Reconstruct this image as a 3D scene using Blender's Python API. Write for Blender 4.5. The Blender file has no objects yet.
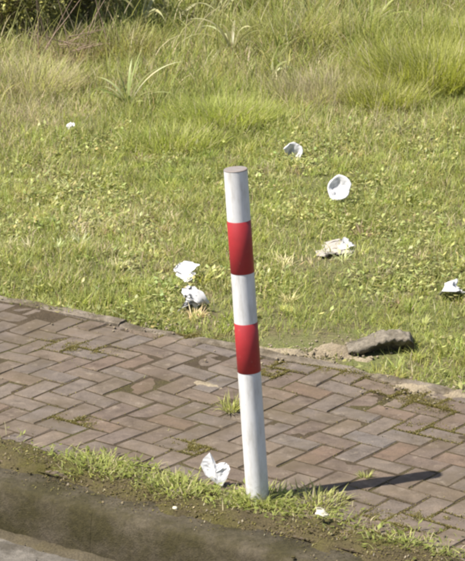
import bpy, bmesh, math, random
import numpy as np
from mathutils import Vector, Matrix

random.seed(7); rng = np.random.default_rng(11)
R = math.radians
sc = bpy.context.scene
col = sc.collection

# ------------------------------------------------------------------ camera
F_PX, PITCH, CAM_H = 2200.0, R(16.3), 2.5          # focal length in pixels of the 465 x 561 photograph
cam_d = bpy.data.cameras.new('camera'); cam = bpy.data.objects.new('camera', cam_d); col.objects.link(cam)
cam.location = (0, 0, CAM_H); cam.rotation_euler = (R(90) - PITCH, 0, 0)
cam_d.sensor_fit = 'VERTICAL'; cam_d.sensor_height = 24.0; cam_d.lens = 24.0 * F_PX / 561.0
cam_d.clip_start = 0.1; cam_d.clip_end = 3000
sc.camera = cam

# ------------------------------------------------------------------ light
SUN_EL, SHADOW_AZ = R(57.9), R(18.5)
w = bpy.data.worlds.new('World'); sc.world = w; w.use_nodes = True
nt = w.node_tree; bg = nt.nodes['Background']
sky = nt.nodes.new('ShaderNodeTexSky'); sky.sky_type = 'NISHITA'; sky.sun_disc = False
sky.sun_elevation = SUN_EL; sky.sun_rotation = R(251.5); sky.air_density = 1.0; sky.dust_density = 2.0; sky.ozone_density = 1.0
nt.links.new(sky.outputs[0], bg.inputs[0]); bg.inputs[1].default_value = 0.07
sd = bpy.data.lights.new('sun', 'SUN'); sd.energy = 4.9; sd.angle = R(0.53); sd.color = (1.0, 0.94, 0.83)
sun = bpy.data.objects.new('sun', sd); col.objects.link(sun)
ldir = Vector((math.cos(SHADOW_AZ) * math.cos(SUN_EL), math.sin(SHADOW_AZ) * math.cos(SUN_EL), -math.sin(SUN_EL)))
sun.rotation_euler = ldir.to_track_quat('-Z', 'Y').to_euler(); sun.location = (-5, 2, 9)
sc.view_settings.view_transform = 'Standard'; sc.view_settings.look = 'None'
sc.view_settings.exposure = 1.05; sc.view_settings.gamma = 1.0; sc.view_settings.use_curve_mapping = False
sc.render.engine = 'CYCLES'
sc.cycles.filter_width = 3.0

# ------------------------------------------------------------------ helpers
def g(px, py, z=0.0):
    """point on the plane of height z seen at a pixel of the photograph"""
    x = (px - 232.5) / F_PX; y = -(py - 280.5) / F_PX
    d = (x, math.cos(PITCH) + y * math.sin(PITCH), -math.sin(PITCH) + y * math.cos(PITCH))
    t = (z - CAM_H) / d[2]
    return (d[0] * t, d[1] * t)

def tag(o, label=None, cat=None, group=None, kind=None):
    if label: o['label'] = label
    if cat: o['category'] = cat
    if group: o['group'] = group
    if kind: o['kind'] = kind
    return o

def empty(name, loc, rz=0.0):
    o = bpy.data.objects.new(name, None); col.objects.link(o)
    o.location = loc; o.rotation_euler = (0, 0, rz); o.empty_display_size = 0.05
    return o

def link(name, me, mat, parent=None):
    o = bpy.data.objects.new(name, me); col.objects.link(o)
    if mat is not None and len(me.materials) == 0: me.materials.append(mat)
    if parent is not None: o.parent = parent
    return o

def from_bm(name, bm, mat, parent=None, smooth=False):
    me = bpy.data.meshes.new(name); bm.normal_update(); bm.to_mesh(me); bm.free()
    if smooth: me.polygons.foreach_set('use_smooth', np.ones(len(me.polygons), bool))
    return link(name, me, mat, parent)

class Noise:
    def __init__(s, seed, n=256):
        r = np.random.default_rng(seed); s.n = n; s.t = r.random((n, n))
    def v(s, x, y):
        x = np.asarray(x, float); y = np.asarray(y, float)
        xi = np.floor(x).astype(int); yi = np.floor(y).astype(int)
        fx = x - xi; fy = y - yi; fx = fx * fx * (3 - 2 * fx); fy = fy * fy * (3 - 2 * fy)
        n = s.n; a = s.t[xi % n, yi % n]; b = s.t[(xi + 1) % n, yi % n]; c = s.t[xi % n, (yi + 1) % n]; d = s.t[(xi + 1) % n, (yi + 1) % n]
        return (a * (1 - fx) + b * fx) * (1 - fy) + (c * (1 - fx) + d * fx) * fy
    def f(s, x, y, o=4):
        r = 0; a = 0.5; k = 1.0; tot = 0
        for i in range(o):
            r = r + a * s.v(np.asarray(x) * k + 17.3 * i, np.asarray(y) * k + 9.1 * i); tot += a; a *= 0.5; k *= 2.03
        return r / tot
N1, N2, N3, N4 = Noise(1), Noise(2), Noise(3), Noise(4)

# frame along the kerb: s along it (to the right and nearer), t across it, away from the road
P0 = np.array(g(257, 494)); KA = R(-33.4)
U_ = np.array((math.cos(KA), math.sin(KA))); N_ = np.array((-math.sin(KA), math.cos(KA)))
def st2xy(s, t): return P0[0] + s * U_[0] + t * N_[0], P0[1] + s * U_[1] + t * N_[1]
def xy2st(x, y):
    dx = np.asarray(x) - P0[0]; dy = np.asarray(y) - P0[1]
    return dx * U_[0] + dy * U_[1], dx * N_[0] + dy * N_[1]
T_FACE, T_KERB, T_EDGE0, T_EDGE1 = -0.385, -0.225, 1.135, 1.195
ROAD_Z = -0.15

def pave_h(x, y):       # the paving has settled unevenly
    s, t = xy2st(x, y)
    return 0.026 * (N1.f(s * 1.7 + 40, t * 1.7 + 40, 2) - 0.5) + 0.02 * np.clip(t - 0.9, 0, .3) / .3 * (N2.v(s * 3 + 30, t * 2 + 30) - 0.35)

def verge_h(x, y):
    s, t = xy2st(x, y)
    k = np.clip((t - 1.2) / 0.25, 0, 1)
    return 0.004 + k * (0.012 + 0.07 * (N2.f(np.asarray(x) * 0.8 + 50, np.asarray(y) * 0.8 + 50, 4) - 0.5)) - 0.02 * (1 - k)

# ------------------------------------------------------------------ materials
def new_mat(name):
    m = bpy.data.materials.new(name); m.use_nodes = True
    n = m.node_tree; return m, n, n.nodes['Principled BSDF']
def nd(n, t, **kw):
    o = n.nodes.new(t)
    for k, v in kw.items():
        if hasattr(o, k): setattr(o, k, v)
        else: o.inputs[k].default_value = v
    return o
def ramp(n, src, stops):
    r = nd(n, 'ShaderNodeValToRGB'); e = r.color_ramp.elements
    while len(e) < len(stops): e.new(0.5)
    for i, (p, c) in enumerate(stops):
        e[i].position = p; e[i].color = (*c, 1) if len(c) == 3 else c
    n.links.new(src, r.inputs[0]); return r
def noise(n, vec, scale, detail=4, rough=0.6):
    o = nd(n, 'ShaderNodeTexNoise'); o.inputs['Scale'].default_value = scale; o.inputs['Detail'].default_value = detail; o.inputs['Roughness'].default_value = rough
    if vec is not None: n.links.new(vec, o.inputs['Vector'])
    return o
def mix(n, fac, a, b, blend='MIX'):
    o = nd(n, 'ShaderNodeMix', data_type='RGBA', blend_type=blend)
    for v, i in ((fac, 0), (a, 6), (b, 7)):
        if isinstance(v, (int, float)): o.inputs[i].default_value = v
        elif isinstance(v, tuple): o.inputs[i].default_value = (*v, 1)
        else: n.links.new(v, o.inputs[i])
    return o.outputs[2]
def bump(n, p, h, strength, dist):
    b = nd(n, 'ShaderNodeBump'); b.inputs['Strength'].default_value = strength; b.inputs['Distance'].default_value = dist
    n.links.new(h, b.inputs['Height']); n.links.new(b.outputs[0], p.inputs['Normal'])

def foliage_mat(name, trans=0.5, rough=0.55):
    m, n, p = new_mat(name)
    a = nd(n, 'ShaderNodeVertexColor', layer_name='Col')
    n.links.new(a.outputs[0], p.inputs['Base Color'])
    p.inputs['Roughness'].default_value = rough; p.inputs['Specular IOR Level'].default_value = 0.3
    t = nd(n, 'ShaderNodeBsdfTranslucent')
    hs = nd(n, 'ShaderNodeHueSaturation'); hs.inputs['Saturation'].default_value = 1.1; hs.inputs['Value'].default_value = 1.1
    n.links.new(a.outputs[0], hs.inputs['Color']); n.links.new(hs.outputs[0], t.inputs[0])
    x = nd(n, 'ShaderNodeMixShader'); x.inputs[0].default_value = trans
    n.links.new(p.outputs[0], x.inputs[1]); n.links.new(t.outputs[0], x.inputs[2])
    n.links.new(x.outputs[0], n.nodes['Material Output'].inputs[0])
    return m
M_GRASS = foliage_mat('grass_blades')
M_LEAF = foliage_mat('broad_leaf', 0.35, 0.4)

def soil_mat(name, c0, c1, c2, moss=0.45, scale=9.0):
    m, n, p = new_mat(name)
    ge = nd(n, 'ShaderNodeNewGeometry')
    a = noise(n, ge.outputs['Position'], scale, 6, 0.65); b = noise(n, ge.outputs['Position'], 140, 3, 0.7)
    r = ramp(n, a.outputs[0], [(0.3, c0), (0.6, c1)])
    mo = noise(n, ge.outputs['Position'], 4.5, 4, 0.6); mr = ramp(n, mo.outputs[0], [(moss, (0, 0, 0)), (moss + 0.18, (1, 1, 1))])
    c = mix(n, mr.outputs[0], r.outputs[0], c2)
    g2 = ramp(n, b.outputs[0], [(0.3, (0.55, 0.55, 0.55)), (0.7, (1.25, 1.22, 1.15))])
    c = mix(n, 0.8, c, g2.outputs[0], 'MULTIPLY')
    n.links.new(c, p.inputs['Base Color']); p.inputs['Roughness'].default_value = 0.95; p.inputs['Specular IOR Level'].default_value = 0.15
    bump(n, p, b.outputs[0], 0.9, 0.008)
    return m
M_SOIL = soil_mat('verge_soil', (0.09, 0.075, 0.045), (0.16, 0.14, 0.08), (0.12, 0.13, 0.05), 0.38)
M_GUTTER = soil_mat('gutter_earth', (0.05, 0.042, 0.028), (0.10, 0.085, 0.06), (0.07, 0.058, 0.03), 0.5)
M_JOINT = soil_mat('joint_soil', (0.048, 0.036, 0.024), (0.078, 0.060, 0.040), (0.065, 0.058, 0.022), 0.50)
M_DIRT = soil_mat('kerb_dirt', (0.058, 0.047, 0.026), (0.095, 0.078, 0.042), (0.07, 0.063, 0.021), 0.42)
M_SAND = soil_mat('sandy_dirt', (0.19, 0.155, 0.11), (0.31, 0.265, 0.195), (0.16, 0.14, 0.08), 0.60)
M_MOSS = soil_mat('moss', (0.10, 0.09, 0.025), (0.15, 0.14, 0.04), (0.12, 0.11, 0.035), 0.5)

def brick_mat():
    m, n, p = new_mat('paving_brick')
    ge = nd(n, 'ShaderNodeNewGeometry'); oi = nd(n, 'ShaderNodeObjectInfo')
    base = ramp(n, oi.outputs['Random'], [(0.0, (0.104, 0.078, 0.062)), (0.2, (0.122, 0.094, 0.073)), (0.4, (0.112, 0.092, 0.078)), (0.58, (0.132, 0.103, 0.079)), (0.72, (0.118, 0.081, 0.058)), (0.86, (0.120, 0.103, 0.092)), (1.0, (0.143, 0.109, 0.081))])
    sp = noise(n, ge.outputs['Position'], 260, 3, 0.7)
    blot = noise(n, ge.outputs['Position'], 14, 5, 0.65)
    c = mix(n, 0.75, base.outputs[0], ramp(n, blot.outputs[0], [(0.30, (0.50, 0.47, 0.43)), (0.50, (1.0, 1.0, 1.0)), (0.72, (1.35, 1.31, 1.25))]).outputs[0], 'MULTIPLY')
    c = mix(n, 0.6, c, ramp(n, sp.outputs[0], [(0.3, (0.5, 0.5, 0.5)), (0.7, (1.42, 1.42, 1.42))]).outputs[0], 'MULTIPLY')
    # earth and moss film
    d = noise(n, ge.outputs['Position'], 3.1, 5, 0.7)
    dm = ramp(n, d.outputs[0], [(0.46, (0, 0, 0)), (0.68, (0.8, 0.8, 0.8))])
    c = mix(n, dm.outputs[0], c, (0.088, 0.066, 0.040))
    # pale scuffs and rubbed patches
    e = noise(n, ge.outputs['Position'], 21, 6, 0.75); em_ = ramp(n, e.outputs[0], [(0.56, (0, 0, 0)), (0.70, (0.65, 0.65, 0.65))])
    c = mix(n, em_.outputs[0], c, (0.22, 0.182, 0.142))
    n.links.new(c, p.inputs['Base Color']); p.inputs['Roughness'].default_value = 0.85; p.inputs['Specular IOR Level'].default_value = 0.3
    ad = nd(n, 'ShaderNodeMath', operation='ADD'); n.links.new(sp.outputs[0], ad.inputs[0]); n.links.new(blot.outputs[0], ad.inputs[1])
    bump(n, p, ad.outputs[0], 0.55, 0.004)
    return m
M_BRICK = brick_mat()

def concrete_mat(name, c0, c1, dirt, dlo, dhi, dscale=5.0):
    m, n, p = new_mat(name)
    ge = nd(n, 'ShaderNodeNewGeometry')
    a = noise(n, ge.outputs['Position'], 11, 6, 0.65); s = noise(n, ge.outputs['Position'], 220, 3, 0.7)
    r = ramp(n, a.outputs[0], [(0.3, c0), (0.65, c1)])
    d = noise(n, ge.outputs['Position'], dscale, 5, 0.65)
    dm = ramp(n, d.outputs[0], [(dlo, (0, 0, 0)), (dhi, (1, 1, 1))])
    c = mix(n, dm.outputs[0], r.outputs[0], dirt)
    c = mix(n, 0.6, c, ramp(n, s.outputs[0], [(0.3, (0.6, 0.6, 0.6)), (0.7, (1.3, 1.3, 1.3))]).outputs[0], 'MULTIPLY')
    n.links.new(c, p.inputs['Base Color']); p.inputs['Roughness'].default_value = 0.9; p.inputs['Specular IOR Level'].default_value = 0.25
    md = noise(n, ge.outputs['Position'], 75, 4, 0.7)
    c2 = mix(n, 0.55, c, ramp(n, md.outputs[0], [(0.34, (0.55, 0.54, 0.52)), (0.66, (1.4, 1.38, 1.34))]).outputs[0], 'MULTIPLY'); n.links.new(c2, p.inputs['Base Color'])
    ad = nd(n, 'ShaderNodeMath', operation='ADD'); n.links.new(s.outputs[0], ad.inputs[0]); n.links.new(md.outputs[0], ad.inputs[1])
    bump(n, p, ad.outputs[0], 0.7, 0.005)
    return m
M_KERB = concrete_mat('kerb_concrete', (0.060, 0.049, 0.032), (0.100, 0.084, 0.063), (0.040, 0.034, 0.014), 0.34, 0.58)
M_EDGE = concrete_mat('edging_concrete', (0.11, 0.092, 0.074), (0.24, 0.205, 0.165), (0.085, 0.068, 0.046), 0.42, 0.60, 8.0)
M_ROAD = concrete_mat('asphalt', (0.09, 0.082, 0.072), (0.17, 0.155, 0.137), (0.07, 0.062, 0.05), 0.5, 0.66, 9.0)
M_STONE = concrete_mat('stone', (0.11, 0.096, 0.075), (0.21, 0.185, 0.15), (0.075, 0.064, 0.045), 0.46, 0.64, 18.0)

def simple(name, c, rough=0.5, spec=0.5, dirt=0.0, dirtc=(0.2, 0.18, 0.14), trans=0.0):
    m, n, p = new_mat(name)
    ge = nd(n, 'ShaderNodeNewGeometry')
    a = noise(n, ge.outputs['Position'], 35, 6, 0.7)
    r = ramp(n, a.outputs[0], [(0.45, (0, 0, 0)), (0.8, (dirt, dirt, dirt))])
    n.links.new(mix(n, r.outputs[0], c, dirtc), p.inputs['Base Color'])
    p.inputs['Roughness'].default_value = rough; p.inputs['Specular IOR Level'].default_value = spec
    if trans:
        t = nd(n, 'ShaderNodeBsdfTranslucent'); t.inputs[0].default_value = (*c, 1)
        x = nd(n, 'ShaderNodeMixShader'); x.inputs[0].default_value = trans
        n.links.new(p.outputs[0], x.inputs[1]); n.links.new(t.outputs[0], x.inputs[2]); n.links.new(x.outputs[0], n.nodes['Material Output'].inputs[0])
    return m
M_CAP = simple('cap_metal', (0.20, 0.18, 0.17), 0.6, 0.4, 0.8, (0.14, 0.08, 0.05))
M_PAPER = simple('white_paper', (0.60, 0.60, 0.62), 0.85, 0.15, 0.4, (0.36, 0.33, 0.29), 0.12)
M_PLASTIC = simple('grey_film', (0.42, 0.385, 0.35), 0.7, 0.2, 0.7, (0.33, 0.29, 0.23), 0.2)
M_SCRAP = simple('yellowed_paper', (0.62, 0.58, 0.44), 0.8, 0.2, 0.3, (0.4, 0.35, 0.25))
M_TWIG = simple('dry_twig', (0.30, 0.22, 0.17), 0.9, 0.2, 0.6, (0.17, 0.12, 0.09))

def post_mat():
    m, n, p = new_mat('white_post_paint')
    tc = nd(n, 'ShaderNodeTexCoord'); sx = nd(n, 'ShaderNodeSeparateXYZ'); n.links.new(tc.outputs['Object'], sx.inputs[0])
    mp = nd(n, 'ShaderNodeMapping'); mp.inputs['Scale'].default_value = (1, 1, 0.22); n.links.new(tc.outputs['Object'], mp.inputs[0])
    a = noise(n, mp.outputs[0], 42, 6, 0.7)
    r = ramp(n, a.outputs[0], [(0.46, (0, 0, 0)), (0.74, (0.75, 0.75, 0.75))])
    c = mix(n, r.outputs[0], (0.64, 0.64, 0.655), (0.36, 0.34, 0.31))
    # mud splashed up from the ground
    b = noise(n, tc.outputs['Object'], 60, 5, 0.7)
    h = nd(n, 'ShaderNodeMath', operation='MULTIPLY_ADD'); n.links.new(sx.outputs[2], h.inputs[0]); h.inputs[1].default_value = -3.4; n.links.new(b.outputs[0], h.inputs[2])
    mr = ramp(n, h.outputs[0], [(0.30, (0, 0, 0)), (0.65, (0.65, 0.65, 0.65))])
    c = mix(n, mr.outputs[0], c, (0.17, 0.14, 0.09))
    ch = noise(n, tc.outputs['Object'], 95, 4, 0.75); chr_ = ramp(n, ch.outputs[0], [(0.665, (0, 0, 0)), (0.69, (0.8, 0.8, 0.8))])   # chips and scuffs
    c = mix(n, chr_.outputs[0], c, (0.24, 0.21, 0.18))
    n.links.new(c, p.inputs['Base Color']); p.inputs['Roughness'].default_value = 0.42
    bump(n, p, a.outputs[0], 0.12, 0.002)
    return m
M_POST = post_mat()
def band_mat():
    m, n, p = new_mat('red_reflective_tape')
    uv = nd(n, 'ShaderNodeUVMap', uv_map='UVMap')
    vo = nd(n, 'ShaderNodeTexVoronoi'); vo.inputs['Scale'].default_value = 1.0; vo.inputs['Randomness'].default_value = 0.0
    n.links.new(uv.outputs[0], vo.inputs['Vector'])
    r = ramp(n, vo.outputs['Distance'], [(0.15, (0.37, 0.028, 0.033)), (0.55, (0.27, 0.014, 0.019))])
    tc = nd(n, 'ShaderNodeTexCoord'); a = noise(n, tc.outputs['Object'], 30, 5, 0.7)
    c = mix(n, 0.45, r.outputs[0], ramp(n, a.outputs[0], [(0.3, (0.75, 0.75, 0.75)), (0.7, (1.15, 1.15, 1.15))]).outputs[0], 'MULTIPLY')
    f_ = noise(n, tc.outputs['Object'], 55, 6, 0.8); fr_ = ramp(n, f_.outputs[0], [(0.60, (0, 0, 0)), (0.70, (0.55, 0.55, 0.55))])
    c = mix(n, fr_.outputs[0], c, (0.34, 0.12, 0.10))
    n.links.new(c, p.inputs['Base Color']); p.inputs['Roughness'].default_value = 0.45
    bump(n, p, vo.outputs['Distance'], 0.2, 0.0006)
    return m
M_BAND = band_mat()

# ------------------------------------------------------------------ ground, road, kerb
me = bpy.data.meshes.new('ground'); S = 900
me.from_pydata([(-S, -S, -0.32), (S, -S, -0.32), (S, S, -0.32), (-S, S, -0.32)], [], [(0, 1, 2, 3)])
tag(link('ground', me, M_SOIL), 'brown earth reaching to the horizon', None, None, 'structure')

def grid_st(name, s0, s1, t0, t1, ns, nt_, zf, mat, parent=None, smooth=True):
    s = np.linspace(s0, s1, ns); t = np.linspace(t0, t1, nt_)
    Sg, Tg = np.meshgrid(s, t); x, y = st2xy(Sg.ravel(), Tg.ravel())
    z = zf(x, y, Sg.ravel(), Tg.ravel()); v = np.stack([x, y, z], 1)
    i = np.arange(ns * nt_).reshape(nt_, ns)
    f = np.stack([i[:-1, :-1], i[:-1, 1:], i[1:, 1:], i[1:, :-1]], -1).reshape(-1, 4)
    me = bpy.data.meshes.new(name); me.from_pydata(v.tolist(), [], f.tolist())
    if smooth: me.polygons.foreach_set('use_smooth', np.ones(len(me.polygons), bool))
    return link(name, me, mat, parent)

tag(grid_st('road', -14, 14, -7.0, T_FACE - 0.03, 120, 60, lambda x, y, s, t: ROAD_Z + 0.006 * (N1.f(s * 2, t * 2, 3) - 0.5) - 0.004 * np.clip((t + 0.9) * 4, 0, 1), M_ROAD),
    'worn grey asphalt road below the kerb', None, None, 'structure')
tag(grid_st('grass_verge', -14, 14, T_EDGE1 - 0.03, 3.2, 260, 50, lambda x, y, s, t: verge_h(x, y), M_SOIL), 'rough earth of the grass verge behind the pavement', None, None, 'structure')
tag(grid_st('meadow', -22, 26, 3.2, 60.0, 200, 220, lambda x, y, s, t: verge_h(x, y) - 0.0005, M_SOIL), 'earth of the overgrown meadow behind the verge', None, None, 'structure')

kerb = empty('kerb', (*P0, 0), KA); tag(kerb, 'weathered brown concrete kerb along the pavement edge', None, None, 'structure')
def kerb_stone_mesh(L, seed):
    r = random.Random(seed); bm = bmesh.new(); nx = 12
    prof = [(T_KERB, -0.30), (T_KERB, -0.006), (T_KERB - 0.006, 0.0), (T_KERB - 0.08, 0.001), (T_FACE + 0.045, 0.0), (T_FACE + 0.024, -0.006), (T_FACE + 0.014, -0.022), (T_FACE + 0.006, -0.09), (T_FACE, ROAD_Z - 0.15)]
    rows = []
    for i in range(nx + 1):
        e = 0.0004 if i in (0, nx) else 0
        rows.append([bm.verts.new((L * i / nx + (0.0003 if i == 0 else -0.0003 if i == nx else 0), t + (r.uniform(-.004, .004) if j > 1 and 0 < i < nx else 0) + (e if t < -.35 else 0), z - e + (r.uniform(-.004, .002) if j > 0 and 0 < i < nx else 0))) for j, (t, z) in enumerate(prof)])
    for i in range(nx):
        for j in range(len(prof) - 1): bm.faces.new((rows[i][j], rows[i][j + 1], rows[i + 1][j + 1], rows[i + 1][j]))
    for rw in (rows[0][::-1], rows[-1]): bm.faces.new([bm.verts.new(v.co) for v in rw])
    bmesh.ops.recalc_face_normals(bm, faces=bm.faces)
    me = bpy.data.meshes.new('kerb_stone'); bm.to_mesh(me); bm.free(); me.polygons.foreach_set('use_smooth', np.ones(len(me.polygons), bool)); return me
km = [kerb_stone_mesh(1.0, i) for i in range(4)]
for k in range(-6, 7):
    o = link('kerb_stone', km[k % 4], M_KERB, kerb); o.location = (k - 0.35, random.uniform(-.0008, .0008), random.uniform(-.0008, .0008))

edging = empty('edging', (*P0, 0), KA); tag(edging, 'pale weathered concrete edging between bricks and grass', None, None, 'structure')
def edge_mesh(L, seed):
    r = random.Random(seed); bm = bmesh.new(); nx = 14; rows = []
    prof = [(T_EDGE0 + 0.002, -0.2), (T_EDGE0 + 0.002, -0.006), (T_EDGE0 + 0.01, 0.0), (T_EDGE1 - 0.01, 0.0), (T_EDGE1, -0.008), (T_EDGE1, -0.2)]
    for i in range(nx + 1):
        chip = r.uniform(0, .012) if r.random() < 0.4 else 0
        rows.append([bm.verts.new((L * i / nx + (0.002 if i == 0 else -0.002 if i == nx else 0), t + r.uniform(-.002, .002), z - (chip if 0 < j < 5 else 0) + r.uniform(-.002, .002))) for j, (t, z) in enumerate(prof)])
    for i in range(nx):
        for j in range(len(prof) - 1): bm.faces.new((rows[i][j], rows[i][j + 1], rows[i + 1][j + 1], rows[i + 1][j]))
    bm.faces.new(rows[0][::-1]); bm.faces.new(rows[-1]); bmesh.ops.recalc_face_normals(bm, faces=bm.faces)
    me = bpy.data.meshes.new('edging_stone'); bm.to_mesh(me); bm.free(); return me
em = [edge_mesh(1.0, 20 + i) for i in range(4)]
for k in range(-6, 7):
    o = link('edging_stone', em[k % 4], M_EDGE, edging); o.location = (k - 0.35, random.uniform(-.008, .008), -0.003 + random.uniform(-.004, .004)); o.rotation_euler = (random.uniform(-.02, .02), random.uniform(-.006, .006), random.uniform(-.008, .008))

# ------------------------------------------------------------------ pavement of herringbone bricks
pave = grid_st('pavement', -6, 6, T_KERB - 0.002, T_EDGE0 + 0.004, 300, 36, lambda x, y, s, t: pave_h(x, y) - 0.0020 + 0.0045 * (N3.f(s * 9, t * 9, 3) - 0.5), M_JOINT)
tag(pave, 'herringbone brick pavement with earth in the joints', None, None, 'structure')
BA = R(-37.5); A_ = 0.087; GAP = 0.0040; RB = 2      # bricks twice as long as wide
BU = np.array((math.cos(BA), math.sin(BA))); BV = np.array((-math.sin(BA), math.cos(BA)))
BO = np.array(g(302.6, 437.7))
def b2xy(p, q): return BO + BU * p + BV * q
def clip(poly, tt, keep_above):
    out = []
    f = lambda P: (xy2st(P[0], P[1])[1] - tt) * (1 if keep_above else -1)
    for i in range(len(poly)):
        a, b = poly[i], poly[(i + 1) % len(poly)]; fa, fb = f(a), f(b)
        if fa >= 0: out.append(a)
        if (fa >= 0) != (fb >= 0):
            k = fa / (fa - fb); out.append(a + (b - a) * k)
    return out
def brick_bm(poly, bm, rnd, rough=1.0):
    """prism with a worn top edge; poly is anticlockwise, local, top at z = 0"""
    n = len(poly); c = sum(poly) / n
    lo, mi, hi = [], [], []
    for p in poly:
        d = c - p; L = max(1e-6, np.hypot(*d)); d = d / L
        jx = rnd.uniform(0, .004) * rough; cut = 0.007 if rnd.random() > 0.14 else rnd.uniform(.010, .020)
        m_ = p + d * jx; h_ = p + d * min(cut, L * .4)
        lo.append(bm.verts.new((p[0], p[1], -0.06))); mi.append(bm.verts.new((m_[0], m_[1], -0.0045))); hi.append(bm.verts.new((h_[0], h_[1], rnd.uniform(-.0012, .0012))))
    cv = bm.verts.new((c[0], c[1], rnd.uniform(-.0005, .0015)))
    for i in range(n):
        j = (i + 1) % n
        bm.faces.new((lo[i], lo[j], mi[j], mi[i])); bm.faces.new((mi[i], mi[j], hi[j], hi[i])); bm.faces.new((hi[i], hi[j], cv))
hw, hh = RB / 2 * A_ - GAP / 2, A_ / 2 - GAP / 2
full = [np.array(v) for v in ((-hw, -hh), (hw, -hh), (hw, hh), (-hw, hh))]
full_meshes = []
for i in range(14):
    bm = bmesh.new(); brick_bm(full, bm, random.Random(100 + i)); me = bpy.data.meshes.new('brick'); bm.to_mesh(me); bm.free(); me.materials.append(M_BRICK); full_meshes.append(me)
cells = []
for k in range(-180, 180):
    for m_ in range(-60, 60):
        for vert in (0, 1):
            cx, cy = (k + 2 * RB * m_ + RB / 2, k + 0.5) if not vert else (k + 2 * RB * m_ + 0.5, k + 1 + RB / 2)
            c = b2xy(cx * A_, cy * A_); s, t = xy2st(*c)
            if abs(s) < 6 and T_KERB - .12 < t < T_EDGE0 + .12: cells.append((abs(s - 0.05), c, vert))
cells.sort(key=lambda e: e[0])
rest = bmesh.new(); nb = 0
for dist, c, vert in cells:
    ang = BA + (R(90) if vert else 0) + random.gauss(0, 0.006)
    off = np.array((random.gauss(0, .0012), random.gauss(0, .0012)))
    ca, sa = math.cos(ang), math.sin(ang); rot = np.array(((ca, -sa), (sa, ca)))
    poly = [rot @ p + c + off for p in full]
    n0 = clip(clip(poly, T_KERB + 0.004, True), T_EDGE0 - 0.003, False)
    if len(n0) < 3: continue
    area = 0.5 * abs(sum(n0[i][0] * n0[(i + 1) % len(n0)][1] - n0[i][1] * n0[(i + 1) % len(n0)][0] for i in range(len(n0))))
    if area < 0.0010: continue
    cut = area < 0.98 * 4 * hw * hh
    s, t = xy2st(*c); e = 0.01; h = float(pave_h(*c))
    gx = float(pave_h(c[0] + e, c[1]) - h) / e; gy = float(pave_h(c[0], c[1] + e) - h) / e
    edge = 1.0 + 1.6 * max(0, min(1, (t - 0.75) / 0.3))
    tx, ty = random.gauss(0, .0035) * edge, random.gauss(0, .0035) * edge
    zz = h + random.gauss(0, .0006) * edge
    M = Matrix.Translation((c[0] + off[0], c[1] + off[1], zz)) @ Vector((0, 0, 1)).rotation_difference(Vector((-gx + tx, -gy + ty, 1))).to_matrix().to_4x4() @ Matrix.Rotation(ang, 4, 'Z')
    if cut:
        loc = [rot.T @ (p - c - off) for p in n0]; bm = bmesh.new(); brick_bm(loc, bm, random, 0.6)
        me = bpy.data.meshes.new('brick'); bm.to_mesh(me); bm.free(); me.materials.append(M_BRICK)
    else: me = random.choice(full_meshes)
    if nb < 298:
        o = link('brick', me, M_BRICK, pave); o.matrix_world = M; nb += 1
    else:
        t_ = bmesh.new(); t_.from_mesh(me); t_.transform(M); mm = bpy.data.meshes.new('t'); t_.to_mesh(mm); t_.free(); rest.from_mesh(mm); bpy.data.meshes.remove(mm)
        if cut: bpy.data.meshes.remove(me)
tag(from_bm('far_bricks', rest, M_BRICK, pave), None, None, None, 'stuff')

# ------------------------------------------------------------------ dirt, moss and soil that lies on the paving
def mat_patch(name, cx, cy, a, b, rot, h, mat, label, seed, zf=pave_h, res=0.008, rough=1.0, kind='stuff', cat=None):
    Nn = Noise(seed); nx = int(2 * a / res) + 2; ny = int(2 * b / res) + 2
    X, Y = np.meshgrid(np.linspace(-a, a, nx), np.linspace(-b, b, ny))
    r = np.sqrt((X / a) ** 2 + (Y / b) ** 2)
    k = .62 - r ** 1.3 + 2.1 * rough * (Nn.f(X * 14 + 60, Y * 14 + 60, 4) - 0.5)
    z = h * np.clip(k, -0.6, 1) ** 1 + 0.5 * h * (Nn.f(X * 70 + 60, Y * 70 + 60, 3) - 0.5) * np.clip(k + .3, 0, 1) - 0.1 * h
    z = np.minimum(z, h)
    wx = cx + X * math.cos(rot) - Y * math.sin(rot); wy = cy + X * math.sin(rot) + Y * math.cos(rot)
    z = z + zf(wx, wy) - 0.002
    i = np.arange(nx * ny).reshape(ny, nx)
    f = np.stack([i[:-1, :-1], i[:-1, 1:], i[1:, 1:], i[1:, :-1]], -1).reshape(-1, 4)
    f = f[(k.ravel()[f] > -0.45).any(1)]
    me = bpy.data.meshes.new(name); me.from_pydata(np.stack([wx.ravel(), wy.ravel(), z.ravel()], 1).tolist(), [], f.tolist())
    me.polygons.foreach_set('use_smooth', np.ones(len(me.polygons), bool))
    return tag(link(name, me, mat), label, cat, None, kind)

def strip_z(x, y, s, t):
    e = (N1.f(s * 3.1 + 70, 70 + 0 * s, 3) - 0.5)
    c = -0.175 + 0.08 * e; wd = 0.055 + 0.10 * (N2.f(s * 2.3 + 30, 30 + 0 * s, 3) - 0.35)
    k = 1 - ((t - c) / np.maximum(wd, .02)) ** 2 + 2.4 * (N3.f(s * 13 + 30, t * 13 + 40, 4) - 0.5)
    return 0.011 * np.clip(k, -1.4, 1) + 0.008 * (N4.f(s * 60, t * 60, 2) - 0.5) + np.where(t > T_KERB, pave_h(x, y), 0)
tag(grid_st('dirt_strip', -4, 4, -0.33, 0.08, 700, 60, strip_z, M_DIRT), 'mossy brown earth lying along the inner side of the kerb', None, None, 'stuff')
def gutter_z(x, y, s, t):
    k = 1 - ((t - T_FACE + .0) / (0.035 + .03 * (N2.f(s * 2 + 90, 3 + 0 * s, 3) - .5))) ** 2 + 2.4 * (N3.f(s * 14 + 30, t * 14 + 90, 4) - 0.5)
    return ROAD_Z + 0.010 * np.clip(k, -.9, 1)
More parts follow.
